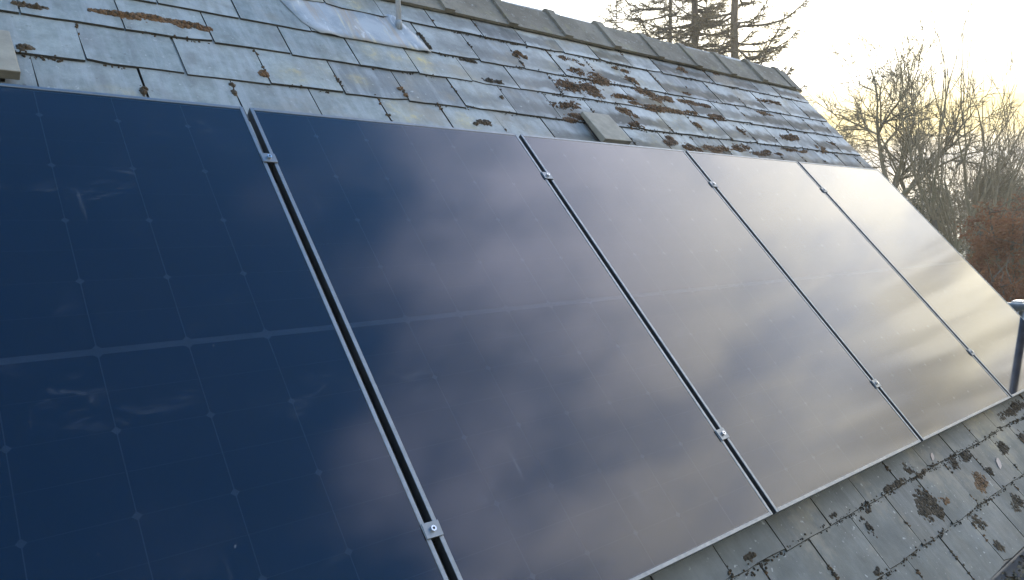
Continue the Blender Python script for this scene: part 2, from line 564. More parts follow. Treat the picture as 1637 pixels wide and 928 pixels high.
M_VENT = simple('vent_moulding', (0.25, 0.228, 0.175), 0.75, 0.0, 0.16, 16, 0.0015)
M_GUTTER = simple('gutter_plastic', (0.075, 0.08, 0.085), 0.45, 0.0, 0.2, 12)
M_DECK = simple('roofing_felt', (0.03, 0.03, 0.03), 0.9, 0.0, 0.2)
M_HARL = simple('harled_wall', (0.62, 0.60, 0.54), 0.95, 0.0, 0.12, 3, 0.008, bscale=70)
M_TIMBER = simple('fascia_timber', (0.35, 0.33, 0.30), 0.6, 0.0, 0.15)
M_MOSS = leaf_material('moss', (0.062, 0.034, 0.016), (0.19, 0.108, 0.05), 0.15)
M_MOSSD = leaf_material('moss_dark', (0.028, 0.023, 0.015), (0.085, 0.062, 0.036), 0.1)
M_DEBRIS = simple('gutter_debris', (0.20, 0.17, 0.11), 0.9, 0.0, 0.5, 30)
M_DRYLEAF = simple('dry_leaf', (0.42, 0.33, 0.27), 0.7, 0.0, 0.15, 40)
M_BARK = bark_material('bark_grey', (0.06, 0.052, 0.04), (0.14, 0.125, 0.095))
M_BARKC = bark_material('bark_conifer', (0.06, 0.046, 0.032), (0.13, 0.10, 0.07))
M_TWIG = bark_material('twig', (0.13, 0.108, 0.066), (0.25, 0.205, 0.125))
M_NEEDLE = leaf_material('needle', (0.09, 0.078, 0.036), (0.18, 0.145, 0.07), 0.5)
M_EVER = leaf_material('evergreen', (0.03, 0.042, 0.02), (0.07, 0.08, 0.04), 0.25)
M_BEECH = leaf_material('beech_leaf', (0.12, 0.05, 0.024), (0.28, 0.13, 0.06), 0.45)
M_SCRUB = leaf_material('scrub_leaf', (0.06, 0.062, 0.024), (0.16, 0.135, 0.06), 0.35)
M_FARWOOD = bark_material('far_wood', (0.11, 0.10, 0.085), (0.17, 0.15, 0.115))


def ground_material():
    m, t, b = mat('rough_grass')
    pos = t.new('ShaderNodeNewGeometry').outputs['Position']
    c = t.mix(t.step(t.noise(pos, 0.35, 5, 0.6), 0.35, 0.65), (0.055, 0.065, 0.026), (0.12, 0.105, 0.05))
    c = t.mix(t.step(t.noise(pos, 3.0, 5, 0.7), 0.45, 0.7, 0.0, 0.6), c, (0.045, 0.04, 0.022))
    t.put(b.inputs['Base Color'], c)
    b.inputs['Roughness'].default_value = 0.95
    bp = t.new('ShaderNodeBump')
    bp.inputs['Distance'].default_value = 0.05
    t.put(bp.inputs['Height'], t.noise(pos, 12.0, 5, 0.7))
    t.put(b.inputs['Normal'], bp.outputs[0])
    return m


# ------------------------------------------------------------------ ground
g = MB()
NG = 60
xs = np.linspace(-400, 400, NG)
xs = np.sign(xs) * (np.abs(xs) / 400) ** 1.8 * 400
for j in range(NG):
    for i in range(NG):
        r = math.hypot(xs[i] - 2, xs[j] - 1)
        h = 0.0 if r < 12 else (0.25 * math.sin(xs[i] * 0.13) * math.cos(xs[j] * 0.11)) * min(1, (r - 12) / 20)
        g.V.append((xs[i], xs[j], h - 0.02))
g.F = [(j * NG + i, j * NG + i + 1, (j + 1) * NG + i + 1, (j + 1) * NG + i) for j in range(NG - 1) for i in range(NG - 1)]
tag(g.build('ground', ground_material(), smooth=True), kind='structure')

# ------------------------------------------------------------------ house and roof
U0, U1 = -6.0, 4.93                       # the roof's ends
VA = 3.06                                 # apex up the slope
house = thing('house', 'low house with steep grey slate roof carrying the solar panels', 'house', (0.5, 1.6, 0))
UPPER = [1.83, 2.045, 2.25, 2.44, 2.67, 2.885]
LOWER = [-0.53, -0.315, -0.10]
MIDDLE = [0.114 + 0.2145 * k for k in range(8)]
SW = 0.2955
TK = 0.0078
TILT = -math.atan(TK / 0.2135)

deck = MB()
ya = P(0, VA, -0.15)[1]
za = P(0, VA, -0.15)[2]
ye, ze = P(0, -0.50, -0.15)[1:]
prof = [(ye, ze), (ya, za), (2 * ya - ye, ze), (2 * ya - ye, ze - 0.16), (ya, za - 0.17), (ye, ze - 0.16)]
deck.prism(prof, lambda a, b: (U0 + 0.02, a, b), lambda a, b: (U1 - 0.03, a, b))
roof = deck.build('roof', M_DECK, house)

wall = MB()
yw0, yw1 = ye + 0.22, 2 * ya - ye - 0.22
for (x0, x1) in ((U0 + 0.1, U0 + 0.4), (U1 - 0.42, U1 - 0.12)):            # gables
    zt = ze - 0.16 + 0.22 * math.tan(TH) - 0.02
    wall.prism([(yw0, -0.05), (yw1, -0.05), (yw1, zt - 0.02), (ya, za - 0.2), (yw0, zt - 0.02)],
               lambda a, b, x=x0: (x, a, b), lambda a, b, x=x1: (x, a, b))
zt = ze - 0.16 + 0.22 * math.tan(TH) - 0.06
wall.box((U0 + 0.4, yw0 + 0.004, -0.05), (U1 - 0.42, yw0 + 0.3, zt))
wall.box((U0 + 0.4, yw1 - 0.3, -0.05), (U1 - 0.42, yw1 - 0.004, zt))
wall.build('wall', M_HARL, house)

# slates: six cut variants, shared by all
def slate_mesh(k):
    r = random.Random(100 + k)
    L, w, t = 0.47, SW - 0.006, TK - 0.0015
    nx = 5
    V, F = [], []
    xs_ = [w * i / (nx - 1) for i in range(nx)]
    tail = [r.uniform(-0.0025, 0.0025) for _ in range(nx)]
    if k in (2, 5): tail[-1] += 0.012
    if k == 3: tail[0] += 0.010
    eL, eR = r.uniform(-0.002, 0.002), r.uniform(-0.002, 0.002)
    rows = [(0.0, 0), (0.23, 1), (L, 2)]
    for (y, kk) in rows:
        for i in range(nx):
            x = xs_[i] + (eL if i == 0 else eR if i == nx - 1 else 0) * (1 if kk == 1 else -1)
            V.append((x, y + (tail[i] if kk == 0 else 0), 0.0))
    n = len(V)
    V += [(x, y - (0.002 if y < 0.05 else 0), -t) for (x, y, z) in V]
    for j in range(2):
        for i in range(nx - 1):
            a = j * nx + i
            F.append((a, a + 1, a + nx + 1, a + nx))
            F.append((n + a, n + a + nx, n + a + nx + 1, n + a + 1))
    for i in range(nx - 1):
        F.append((i + 1, i, n + i, n + i + 1))
        F.append((2 * nx + i, 2 * nx + i + 1, n + 2 * nx + i + 1, n + 2 * nx + i))
    for j in range(2):
        a, b = j * nx, (j + 1) * nx
        F.append((a, b, n + b, n + a))
        a, b = j * nx + nx - 1, (j + 1) * nx + nx - 1
        F.append((b, a, n + a, n + b))
    return mesh('slate', V, F, [M_SLATE, M_EDGE], idx=[0] * (4 * (nx - 1)) + [1] * (len(F) - 4 * (nx - 1)))


SL = [slate_mesh(k) for k in range(6)]


def slate(u, v, wid=SW, parent=roof):
    o = link('slate', SL[rng.randrange(6)], parent,
             RM(u + 0.003 + rng.uniform(-0.002, 0.002), v + rng.uniform(-0.004, 0.004), -0.10 + rng.uniform(-0.0008, 0.0025),
                TILT + rng.uniform(-0.004, 0.006), rng.uniform(-0.006, 0.006), (wid / SW, 1, 1)))
    return o


rest = MB()


def stuff_slate(fn, u, v, wid=SW):
    n0 = -0.10
    t = TK - 0.0015
    s = TK / 0.2135
    a, b = u + 0.003, u + wid - 0.003
    V = []
    for dn in (0, -t):
        for (uu, vv) in ((a, v), (b, v), (b, min(v + 0.3, VA - 0.015)), (a, min(v + 0.3, VA - 0.015))):
            V.append(fn(uu, vv, n0 - s * (vv - v) + dn))
    rest.add(V, [(0, 1, 2, 3), (7, 6, 5, 4), (0, 4, 5, 1), (1, 5, 6, 2), (2, 6, 7, 3), (3, 7, 4, 0)])


def back(u, v, n):
    p = P(u, v, n)
    return (p[0], 2 * ya - p[1], p[2])


ALLV = LOWER + MIDDLE + UPPER
for ci, v in enumerate(ALLV):
    # joints alternate by half a slate from course to course
    parity = ci % 2 if v < 0.05 else (ci % 2)
    if v in UPPER:
        parity = UPPER.index(v) % 2
    elif v in LOWER:
        parity = LOWER.index(v) % 2
    off = 0.05 if parity == 0 else 0.05 + SW / 2
    k0 = math.floor((U0 - off) / SW)
    u = off + SW * k0
    while u < U1 - 0.02:
        a, b = max(u, U0), min(u + SW, U1)
        if b - a > 0.04 and v < VA - 0.03:
            shown = (v in UPPER or v in LOWER) and a > -1.95 and v < 2.8
            if shown:
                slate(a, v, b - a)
            else:
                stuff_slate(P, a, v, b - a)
            stuff_slate(back, a, v, b - a)
        u += SW
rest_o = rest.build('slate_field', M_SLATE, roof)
tag(rest_o, kind='stuff')

# ridge tiles
def ridge_mesh(L):
    m = MB()
    prof_o, prof_i = [], []
    wing, t = 0.245, 0.015
    cs = []
    for s in (-1, 1):
        pass
    # profile in (y, z) about the apex
    def wingpts(w, lift):
        a = np.array([-CT, -ST])
        nn = np.array([-ST, CT])
        pts = [a * w + nn * lift, a * 0.045 + nn * lift]
        return pts
    def profile(lift):
        l = wingpts(wing, lift)
        top = lift / CT - 0.012
        arr = [l[0], l[1], np.array([-0.016, top - 0.006]), np.array([0.0, top]), np.array([0.016, top - 0.006]),
               np.array([-l[1][0], l[1][1]]), np.array([-l[0][0], l[0][1]])]
        return arr
    def sweep(x0, x1, lo, hi):
        o, i = profile(hi), profile(lo)
        n = len(o)
        V = [(x0, *p) for p in o] + [(x0, *p) for p in i] + [(x1, *p) for p in o] + [(x1, *p) for p in i]
        F = []
        for k in range(n - 1):
            F += [(k, k + 1, 2 * n + k + 1, 2 * n + k), (n + k + 1, n + k, 3 * n + k, 3 * n + k + 1),
                  (k + 1, k, n + k, n + k + 1), (2 * n + k, 2 * n + k + 1, 3 * n + k + 1, 3 * n + k)]
        F += [(0, 2 * n, 3 * n, n), (n - 1, 2 * n - 1, 4 * n - 1, 3 * n - 1)]
        m.add(V, F)
    sweep(0.055, L, 0.0, t)
    sweep(-0.004, 0.058, 0.002, t + 0.013)        # socket collar
    me = mesh('ridge_tile', m.V, m.F, M_CONC)
    bm = bmesh.new(); bm.from_mesh(me)
    bmesh.ops.recalc_face_normals(bm, faces=bm.faces)
    bm.to_mesh(me); bm.free()
    return me


RID = ridge_mesh(0.428)
RIDS = ridge_mesh(0.16)
ap = P(0, VA, -0.096)
uj = 4.36
k = 0
while uj > U0:
    link('ridge_tile', RID, roof, Matrix.Translation((uj, ap[1], ap[2] + rng.uniform(-0.004, 0.006))) @
         Matrix.Rotation(rng.uniform(-0.006, 0.006), 4, 'Z') @ Matrix.Rotation(rng.uniform(-0.008, 0.008), 4, 'Y'))
    uj -= 0.43
link('ridge_tile', RIDS, roof, Matrix.Translation((4.79, ap[1], ap[2])))

# lead apron below the upper slates
lead = MB()
outl = [(0.355, 2.90), (0.395, 2.72), (0.44, 2.58), (0.47, 2.475), (0.53, 2.432), (0.70, 2.432), (0.90, 2.43), (1.085, 2.425), (1.06, 2.55), (1.015, 2.675),
        (0.99, 2.70), (0.50, 2.70), (0.47, 2.90)]
def lead_n(u, v):
    return -0.1 - TK / 0.2135 * (v - 2.44) * (1 if v < 2.66 else 0) + 0.004 - (0.0093 if v >= 2.66 else 0) + (0.017 if v > 2.71 else 0)
cols = np.linspace(0, 1, 25)
def edge_u(v, side):
    left = [(2.43, 0.53), (2.475, 0.475), (2.58, 0.44), (2.72, 0.40), (2.9, 0.355)]
    right = [(2.425, 1.085), (2.55, 1.06), (2.69, 1.01)]
    a = left if side == 0 else right
    return float(np.interp(v, [p[0] for p in a], [p[1] for p in a]))
vs = np.linspace(2.428, 2.69, 9)
for layer in (0, 1):
    for v in vs:
        for c in cols:
            u = edge_u(v, 0) * (1 - c) + edge_u(v, 1) * c
            bumpn = 0.0
            if c < 0.16: bumpn = 0.005 * math.sin(math.pi * (c / 0.16))              # the turned up welts at both sides
            if c > 0.88: bumpn = 0.006 * math.sin(math.pi * ((c - 0.88) / 0.12))
            bumpn += 0.001 * math.sin(u * 31 + v * 17)
            lead.V.append(P(u, v, lead_n(u, min(v, 2.655)) + bumpn - layer * 0.0035))
nc, nv = len(cols), len(vs)
for j in range(nv - 1):
    for i in range(nc - 1):
        a = j * nc + i
        b = nc * nv + a
        lead.F += [(a, a + 1, a + nc + 1, a + nc), (b, b + nc, b + nc + 1, b + 1)]
for i in range(nc - 1):
    for j in (0, nv - 1):
        a = j * nc + i
        lead.F.append((a, a + 1, nc * nv + a + 1, nc * nv + a))
for j in range(nv - 1):
    for i in (0, nc - 1):
        a = j * nc + i
        lead.F.append((a, a + nc, nc * nv + a + nc, nc * nv + a))
lo = lead.build('lead_apron', M_LEAD, roof, smooth=True)
lo['label'] = 'pale lead sheet with rust stains let into the upper slates'
strip = MB()
for layer in (0, 1):
    for v in np.linspace(2.655, 2.93, 8):
        for c in np.linspace(0, 1, 5):
            u = edge_u(min(v, 2.9), 0) + 0.085 * c
            strip.V.append(P(u, v, -0.0915 + 0.008 * math.sin(math.pi * c) - layer * 0.004))
for j in range(7):
    for i in range(4):
        a = j * 5 + i; b = 40 + a
        strip.F += [(a, a + 1, a + 6, a + 5), (b, b + 5, b + 6, b + 1)]
for i in range(4):
    for j in (0, 7):
        a = j * 5 + i
        strip.F.append((a, a + 1, 41 + a, 40 + a))
for j in range(7):
    for i in (0, 4):
        a = j * 5 + i
        strip.F.append((a, a + 5, 45 + a, 40 + a))
strip.build('lead_upstand', M_LEAD, roof, smooth=True)

# slim pole rising from the lead
pb = P(0.985, 2.60, -0.10)
pole = thing('vent_pole', 'slim pale grey pole standing on the lead sheet, cut by the top edge', 'pole', pb)
m_ = MB(); m_.tube([pb + [0, 0, -0.02], pb + [0, 0, 0.9], pb + [0, 0, 1.5]], 0.0125, 12); m_.build('tube', M_PVC, pole, True)
m_ = MB(); m_.tube([pb + [0, 0, -0.015], pb + [0, 0, 0.018], pb + [0, 0, 0.03]], [0.017, 0.016, 0.0135], 12); m_.build('collar', M_LEAD, pole, True)
m_ = MB(); m_.tube([pb + [0, 0, 1.5], pb + [0, 0, 1.53]], [0.017, 0.012], 12); m_.build('cap', M_PVC, pole, True)

# two raised slate vents just above the panels
def roof_vent(u0, u1, v0, v1, nf, nb, label):
    t = thing('roof_vent', label, 'roof vent', P((u0 + u1) / 2, v0, -0.1), 'raised roof vents above the panels')
    c = MB()
    thk = 0.034
    c.add([P(u0, v0, nf), P(u1, v0, nf), P(u1, v1, nb), P(u0, v1, nb),
           P(u0, v0 + 0.004, nf - thk), P(u1, v0 + 0.004, nf - thk), P(u1, v1, nb - thk * 0.6), P(u0, v1, nb - thk * 0.6)],
          [(0, 1, 2, 3), (7, 6, 5, 4), (0, 4, 5, 1), (1, 5, 6, 2), (2, 6, 7, 3), (3, 7, 4, 0)])
    me = mesh('cover', c.V, c.F, M_VENT)
    bevel_me(me, 0.004, 2)
    link('cover', me, t)
    b = MB()
    e = 0.03
    b.box((u0 + e, v0 + 0.035, -0.13), (u1 - e, v1 - 0.01, nb - thk * 0.5), P)
    b.build('throat', M_DECK, t)
    gr = MB()
    n_ = 8
    for i in range(n_):
        ua = u0 + e + (u1 - u0 - 2 * e) * (i + 0.3) / n_
        gr.box((ua, v0 + 0.028, -0.125), (ua + 0.006, v0 + 0.034, nf - thk + 0.002), P)
    gr.build('grille', M_VENT, t)
    return t


roof_vent(1.805, 2.005, 1.855, 2.075, -0.046, -0.060, 'grey slab roof vent standing proud above the third panel from left')
roof_vent(-0.885, -0.590, 1.868, 2.082, -0.035, -0.055, 'pale grey slab roof vent at the left edge above the leftmost panel')

# gutter and fascia along the eave
fa = MB()
fa.box((U0 + 0.02, ye - 0.022, ze - 0.24), (U1 - 0.03, ye - 0.002, ze - 0.01))
fa.build('fascia', M_TIMBER, house)
gu = MB()
gy, gz, gr_ = ye - 0.085, ze - 0.035, 0.058
prof = []
for a in np.linspace(math.pi, 2 * math.pi, 11): prof.append((gy + gr_ * math.cos(a), gz + gr_ * math.sin(a)))
for a in np.linspace(2 * math.pi, math.pi, 11): prof.append((gy + (gr_ - 0.004) * math.cos(a), gz + (gr_ - 0.004) * math.sin(a)))
n = len(prof)
V = [(U0, *p) for p in prof] + [(U1 + 0.04, *p) for p in prof]
gu.add(V, [(i, n + i, n + (i + 1) % n, (i + 1) % n) for i in range(n)])
gu.build('gutter', M_GUTTER, house, True)
lip = MB(); lip.tube([(U0, gy - gr_, gz + 0.001), (U1 + 0.04, gy - gr_, gz + 0.001)], 0.006, 8); lip.build('gutter_lip', M_PVC, house, True)
db = MB()
for i in range(2600):
    u = nrng.uniform(-2, U1); y = gy + nrng.normal(0, 0.022)
    y = max(gy - 0.045, min(gy + 0.045, y))
    z = gz - 0.034 + nrng.uniform(0, 0.035)
    a, s = nrng.uniform(0, 6.28), nrng.uniform(0.006, 0.022)
    dx, dy = math.cos(a) * s, math.sin(a) * s * 0.6
    db.add([(u - dx, y - dy, z), (u - dy * 0.5, y + dx * 0.4, z + s * 0.5), (u + dx, y + dy, z + s * 0.3), (u + dy * .5, y - dx * .4, z - s * .2)], [(0, 1, 2), (0, 2, 3), (0, 3, 1), (1, 3, 2)])
dbo = db.build('gutter_debris', M_DEBRIS)
tag(dbo, 'leaf litter and grit lying in the gutter', 'debris', kind='stuff')

# ------------------------------------------------------------------ solar panels
PW, PG, PH = 1.134, 0.022, 1.765
PITCH = PW + PG
ORD = ['leftmost', 'second', 'third', 'fourth', 'rightmost']
PLAB = ['darkest navy solar panel filling the left edge of the photo',
        'solar panel second from left, its glass fading from navy to mauve cloud reflections',
        'solar panel third from left, directly below the grey slab roof vent',
        'solar panel fourth from left, reflecting pale cloud',
        'rightmost solar panel, creamy with reflected sky, at the verge']
LIP, FT = 0.0115, 0.032
cw, ch = 0.1848, 0.0948
CP_U, CP_V = 0.1870, 0.0955
def cell_mesh():
    c = 0.0085
    V = [(-cw / 2, 0), (cw / 2, 0), (cw / 2, ch - c), (cw / 2 - c, ch), (-cw / 2 + c, ch), (-cw / 2, ch - c)]
    m = MB()
    n = len(V)
    m.add([(x, y, 0.0) for x, y in V] + [(x, y, -0.0003) for x, y in V],
          [tuple(range(n)), tuple(range(2 * n - 1, n - 1, -1))] + [(i, n + i, n + (i + 1) % n, (i + 1) % n) for i in range(n)])
    me = mesh('cell', m.V, m.F, M_CELL)
    bm = bmesh.new(); bm.from_mesh(me); bmesh.ops.recalc_face_normals(bm, faces=bm.faces); bm.to_mesh(me); bm.free()
    return me


CELL = cell_mesh()
def fbox(name, lo, hi, matl, parent, bev=0.0):
    m = MB(); m.box(lo, hi)
    me = mesh(name, m.V, m.F, matl)
    if bev: bevel_me(me, bev, 1)
    return me


for k in range(5):
    ul = (k - 1) * PITCH + PG / 2                 # left edge
    root = thing('solar_panel', PLAB[k], 'solar panel', P(ul + PW / 2, 0, -FT), 'solar panels in a row on the slate roof')
    base = RM(ul, 0, 0)
    for (lo_, hi_) in (((0, 0, -FT), (LIP, PH, 0)), ((PW - LIP, 0, -FT), (PW, PH, 0)),
                       ((LIP + 0.0005, 0, -FT), (PW - LIP - 0.0005, LIP, 0)), ((LIP + 0.0005, PH - LIP, -FT), (PW - LIP - 0.0005, PH, 0))):
        fme = fbox('frame_rail', lo_, hi_, M_ALU, root, 0.0012)
        fme.materials.append(M_SIDE_SHADE)
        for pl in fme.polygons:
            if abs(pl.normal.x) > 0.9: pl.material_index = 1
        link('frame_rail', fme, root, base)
    link('glass', fbox('glass', (LIP, LIP, -0.0042), (PW - LIP, PH - LIP, -0.0014), M_GLASS, root), root, base)
    bs = link('backsheet', fbox('backsheet', (LIP, LIP, -0.0085), (PW - LIP, PH - LIP, -0.0066), M_BACK, root), root, base)
    if k < 5:
        vm = 0.8825
        for i in range(6):
            uc = PW / 2 + (i - 2.5) * CP_U
            for s in (-1, 1):
                for j in range(9):
                    v0 = vm + s * (0.0082 + CP_V * j)
                    up_ch = (j % 2 == 1)           # chamfered corners meet at every second joint and at the middle
                    # the mesh has its cut corners at +y
                    if (s == 1) == up_ch:
                        mtx = RM(ul + uc, v0 if s == 1 else v0 - ch, -0.0058)
                    else:
                        mtx = RM(ul + uc, (v0 + ch) if s == 1 else v0, -0.0058, 0, math.pi)
                    link('cell', CELL, bs, mtx)

# rails under the panels
for (v, lab) in ((1.515, 'upper aluminium rail running under the row of panels'), (0.285, 'lower aluminium rail running under the row of panels')):
    t = thing('mounting_rail', lab, 'mounting rail', P(1.7, v, -0.1), 'rails under the panels')
    m_ = MB(); m_.box((-1.3, v - 0.02, -0.073), (4.60, v + 0.02, -0.0325), P); m_.build('rail', M_RAIL, t)
    for u in np.arange(-1.0, 4.6, 0.9):
        m_ = MB(); m_.box((u - 0.02, v - 0.03, -0.125), (u + 0.02, v + 0.03, -0.0735), P); m_.build('roof_hook', M_RAIL, t)

# mid clamps
PLATE = MB(); PLATE.box((-0.0225, -0.019, 0.0004), (0.0225, 0.019, 0.0045))
PLATE_ME = mesh('plate', PLATE.V, PLATE.F, M_ALU); bevel_me(PLATE_ME, 0.0008, 1)
LEG = MB(); LEG.box((-0.0095, -0.019, -0.030), (-0.0068, 0.019, 0.0003)); LEG.box((0.0068, -0.019, -0.030), (0.0095, 0.019, 0.0003))
LEG_ME = mesh('channel', LEG.V, LEG.F, M_ALU)
BOLT = MB()
BOLT.tube([(0, 0, 0.0046), (0, 0, 0.0115)], 0.0068, 14)
BOLT.tube([(0, 0, -0.03), (0, 0, 0.0046)], 0.004, 8)
BOLT_ME = mesh('bolt', BOLT.V, BOLT.F, M_STEEL)
SOCK = MB(); SOCK.tube([(0, 0, 0.0112), (0, 0, 0.0119)], 0.0036, 6)
SOCK_ME = mesh('socket', SOCK.V, SOCK.F, M_DECK)
for me in (LEG_ME, BOLT_ME, SOCK_ME):
    bm = bmesh.new(); bm.from_mesh(me); bmesh.ops.recalc_face_normals(bm, faces=bm.faces); bm.to_mesh(me); bm.free()
SEAM = ['wide seam between the leftmost and second panels', 'seam between the second and third panels from left',
        'seam between the third and fourth panels from left', 'seam between the two rightmost panels']
for s in range(4):
    for (v, w) in ((1.525 if s == 0 else 1.51, 'upper'), (0.288, 'lower')):
        t = thing('mid_clamp', '%s silver bolted clamp on the %s' % (w, SEAM[s]), 'panel clamp', P(s * PITCH, v, -0.03), 'clamps holding the panels')
        mx = RM(s * PITCH, v, 0, 0, rng.uniform(-0.07, 0.07))
        link('plate', PLATE_ME, t, mx); link('channel', LEG_ME, t, mx)
        b = link('bolt', BOLT_ME, t, mx); link('socket', SOCK_ME, b, mx)

# ------------------------------------------------------------------ scaffold tubes at the gable
sp0 = P(4.86, 0.515, -0.06)
scf = thing('scaffold', 'galvanised scaffold tube with a coupler beyond the rightmost panel', 'scaffold', (4.995, sp0[1] - 0.02, 0))
m_ = MB(); m_.tube([sp0 + [0, 0.05, 0], sp0 + [0, -1.6, 0]], 0.0242, 14); m_.build('transom', M_GALV, scf, True)
sx, sy = 4.995, sp0[1] - 0.02
m_ = MB(); m_.tube([(sx, sy, 0), (sx, sy, sp0[2] + 0.03)], 0.0242, 14); m_.build('standard', M_GALV, scf, True)
for q in (sp0 + [0.07, -0.02, 0.0],):
    m_ = MB(); m_.box(tuple(q - [0.06, 0.035, 0.035]), tuple(q + [0.06, 0.035, 0.035]))
    me = mesh('coupler', m_.V, m_.F, M_GALV); bevel_me(me, 0.012, 2); link('coupler', me, scf)
m_ = MB(); m_.box((sx - 0.08, sy - 0.08, -0.03), (sx + 0.08, sy + 0.08, 0.008)); m_.build('base_plate', M_GALV, scf)

# ------------------------------------------------------------------ moss
moss = {0: MB(), 1: MB()}
def surf_n(v):
    vb = max([a for a in ALLV if a <= v + 1e-6] or [-0.53])
    return -0.10 - TK / 0.2135 * (v - vb)
def tuft(u, v, s, h, kind):
    n0 = surf_n(v) - 0.002
    k = 5
    a0 = nrng.uniform(0, 6.28)
    V = [P(u, v, n0 + h)]
    rr = [s * nrng.uniform(0.75, 1.2) for _ in range(k)]
    for f, z in ((0.72, 0.72), (1.0, 0.0)):
        for i in range(k):
            a = a0 + 6.283 * i / k
            V.append(P(u + math.cos(a) * rr[i] * f, v + math.sin(a) * rr[i] * f, n0 + h * z))
    F = [(0, i + 1, (i + 1) % k + 1) for i in range(k)] + [(i + 1, k + i + 1, k + (i + 1) % k + 1, (i + 1) % k + 1) for i in range(k)]
    moss[kind].add(V, F)
def patch(u, v, su, sv, cnt, kind=0, h=0.016, rnd_=1.0):
    nsub = int(nrng.integers(4, 9))
    subs = [(nrng.uniform(-0.42, 0.42) * rnd_, nrng.uniform(-0.36, 0.36) * rnd_, nrng.uniform(0.06, 0.17) / rnd_ ** 0.6, nrng.uniform(0.5, 1.2)) for _ in range(nsub)]
    for _ in range(int(cnt * 1.5)):
        sa, sb, sr, sh = subs[int(nrng.integers(nsub))]
        x, y = nrng.normal(0, 1), nrng.normal(0, 1)
        a, b = sa + x * sr, sb + y * sr * 1.5
        tuft(u + a * su * 1.5, v + b * sv * 1.4, nrng.uniform(0.004, 0.012), h * sh * max(0.2, 1 - 0.35 * math.hypot(x, y)) * nrng.uniform(0.4, 1.3), kind if nrng.uniform() < 0.85 else 1)
def px_uv(x, y, h=-0.1):
    d = RW @ np.array([(x - 818.5) / FPX, (y - 464) / FPX, 1.0])
    q = CAM_P - np.array([0, 0, Z0])
    qn = q @ NDIR; dn = d @ NDIR
    w = q + d * ((h - qn) / dn)
    return w[0], w @ VDIR
S3 = 600 / 1637
for (x, y, wx, wy, cnt) in ((330, 268, .15, .05, 140), (352, 326, .26, .085, 420), (322, 388, .26, .10, 480), (322, 512, .22, .055, 420), (290, 455, .18, .05, 110),
                            (80, 236, .06, .035, 60), (640, 410, .13, .08, 260), (735, 432, .26, .05, 340), (655, 470, .24, .04, 330), (775, 486, .22, .035, 280),
                            (875, 455, .22, .045, 300), (905, 500, .24, .055, 420), (555, 490, .10, .05, 200), (745, 612, .16, .075, 260), (828, 640, .10, .05, 160),
                            (935, 650, .22, .05, 360), (1055, 643, .15, .06, 240), (1165, 668, .28, .045, 380), (1245, 600, .24, .055, 330), (1292, 656, .24, .02, 180),
                            (1185, 445, .22, .05, 170), (1140, 492, .18, .03, 150), (792, 303, .08, .05, 70), (570, 350, .09, .05, 80), (525, 305, .1, .03, 60), (600, 550, .1, .05, 90), (1060, 575, .06, .06, 60),
                            (1395, 650, .1, .05, 70), (840, 540, .07, .05, 60), (1440, 625, .08, .03, 40), (940, 325, .06, .02, 40), (535, 420, .12, .03, 90), (830, 415, .12, .03, 70)):
    u, v = px_uv(800 + x * S3, y * S3)
    patch(u, v, wx, wy, cnt, 0)
for (x, y, wx, wy, cnt, kd) in ((260, 32, .34, .032, 700, 0), (225, 26, .16, .03, 220, 0), (310, 42, .12, .03, 260, 0), (422, 118, .026, .026, 60, 0), (640, 142, .018, .018, 30, 0), (648, 152, .012, .012, 18, 0), (371, 132, .012, .03, 26, 1),
                            (375, 147, .01, .03, 24, 1), (231, 145, .01, .04, 26, 1), (30, 75, .05, .02, 60, 1), (770, 197, .09, .035, 130, 1), (803, 156, .02, .03, 40, 1), (671, 55, .03, .03, 40, 1), (675, 62, .02, .05, 40, 1),
                            (830, 85, .05, .03, 90, 0), (750, 95, .08, .02, 120, 1), (790, 130, .1, .02, 120, 1), (48, 10, .1, .012, 80, 1), (682, 72, .03, .05, 30, 1)):
    u, v = px_uv(x, y)
    patch(u, v, wx * 0.72, wy * 0.75, int(cnt * 0.7), kd)
S5 = 500 / 1333
for (x, y, wx, wy, cnt, kd) in ((840, 450, .12, .10, 260, 1), (905, 480, .09, .07, 120, 1), (910, 610, .15, .14, 420, 1), (960, 650, .12, .06, 90, 1), (992, 588, .07, .06, 150, 0), (1150, 510, .11, .11, 420, 0), (1190, 465, .05, .05, 70, 1),
                            (1040, 425, .08, .08, 220, 1), (1085, 395, .12, .06, 190, 1), (1245, 362, .09, .07, 150, 1), (1305, 600, .10, .10, 260, 1), (1140, 672, .07, .1, 90, 1), (670, 702, .05, .09, 60, 1), (1255, 222, .22, .07, 330, 1), (1310, 180, .16, .06, 200, 1),
                            (780, 525, .16, .02, 160, 1), (1225, 780, .06, .06, 70, 1), (670, 625, .03, .02, 40, 1), (1330, 320, .12, .06, 120, 1), (520, 650, .05, .02, 40, 1), (165, 830, .05, .02, 40, 1), (700, 900, .06, .03, 60, 1)):
    u, v = px_uv(1137 + x * S5, 580 + y * S5)
    patch(u, v, wx * 1.05, wy * 0.58, int(cnt * 0.75), kd, 0.011, 0.75)
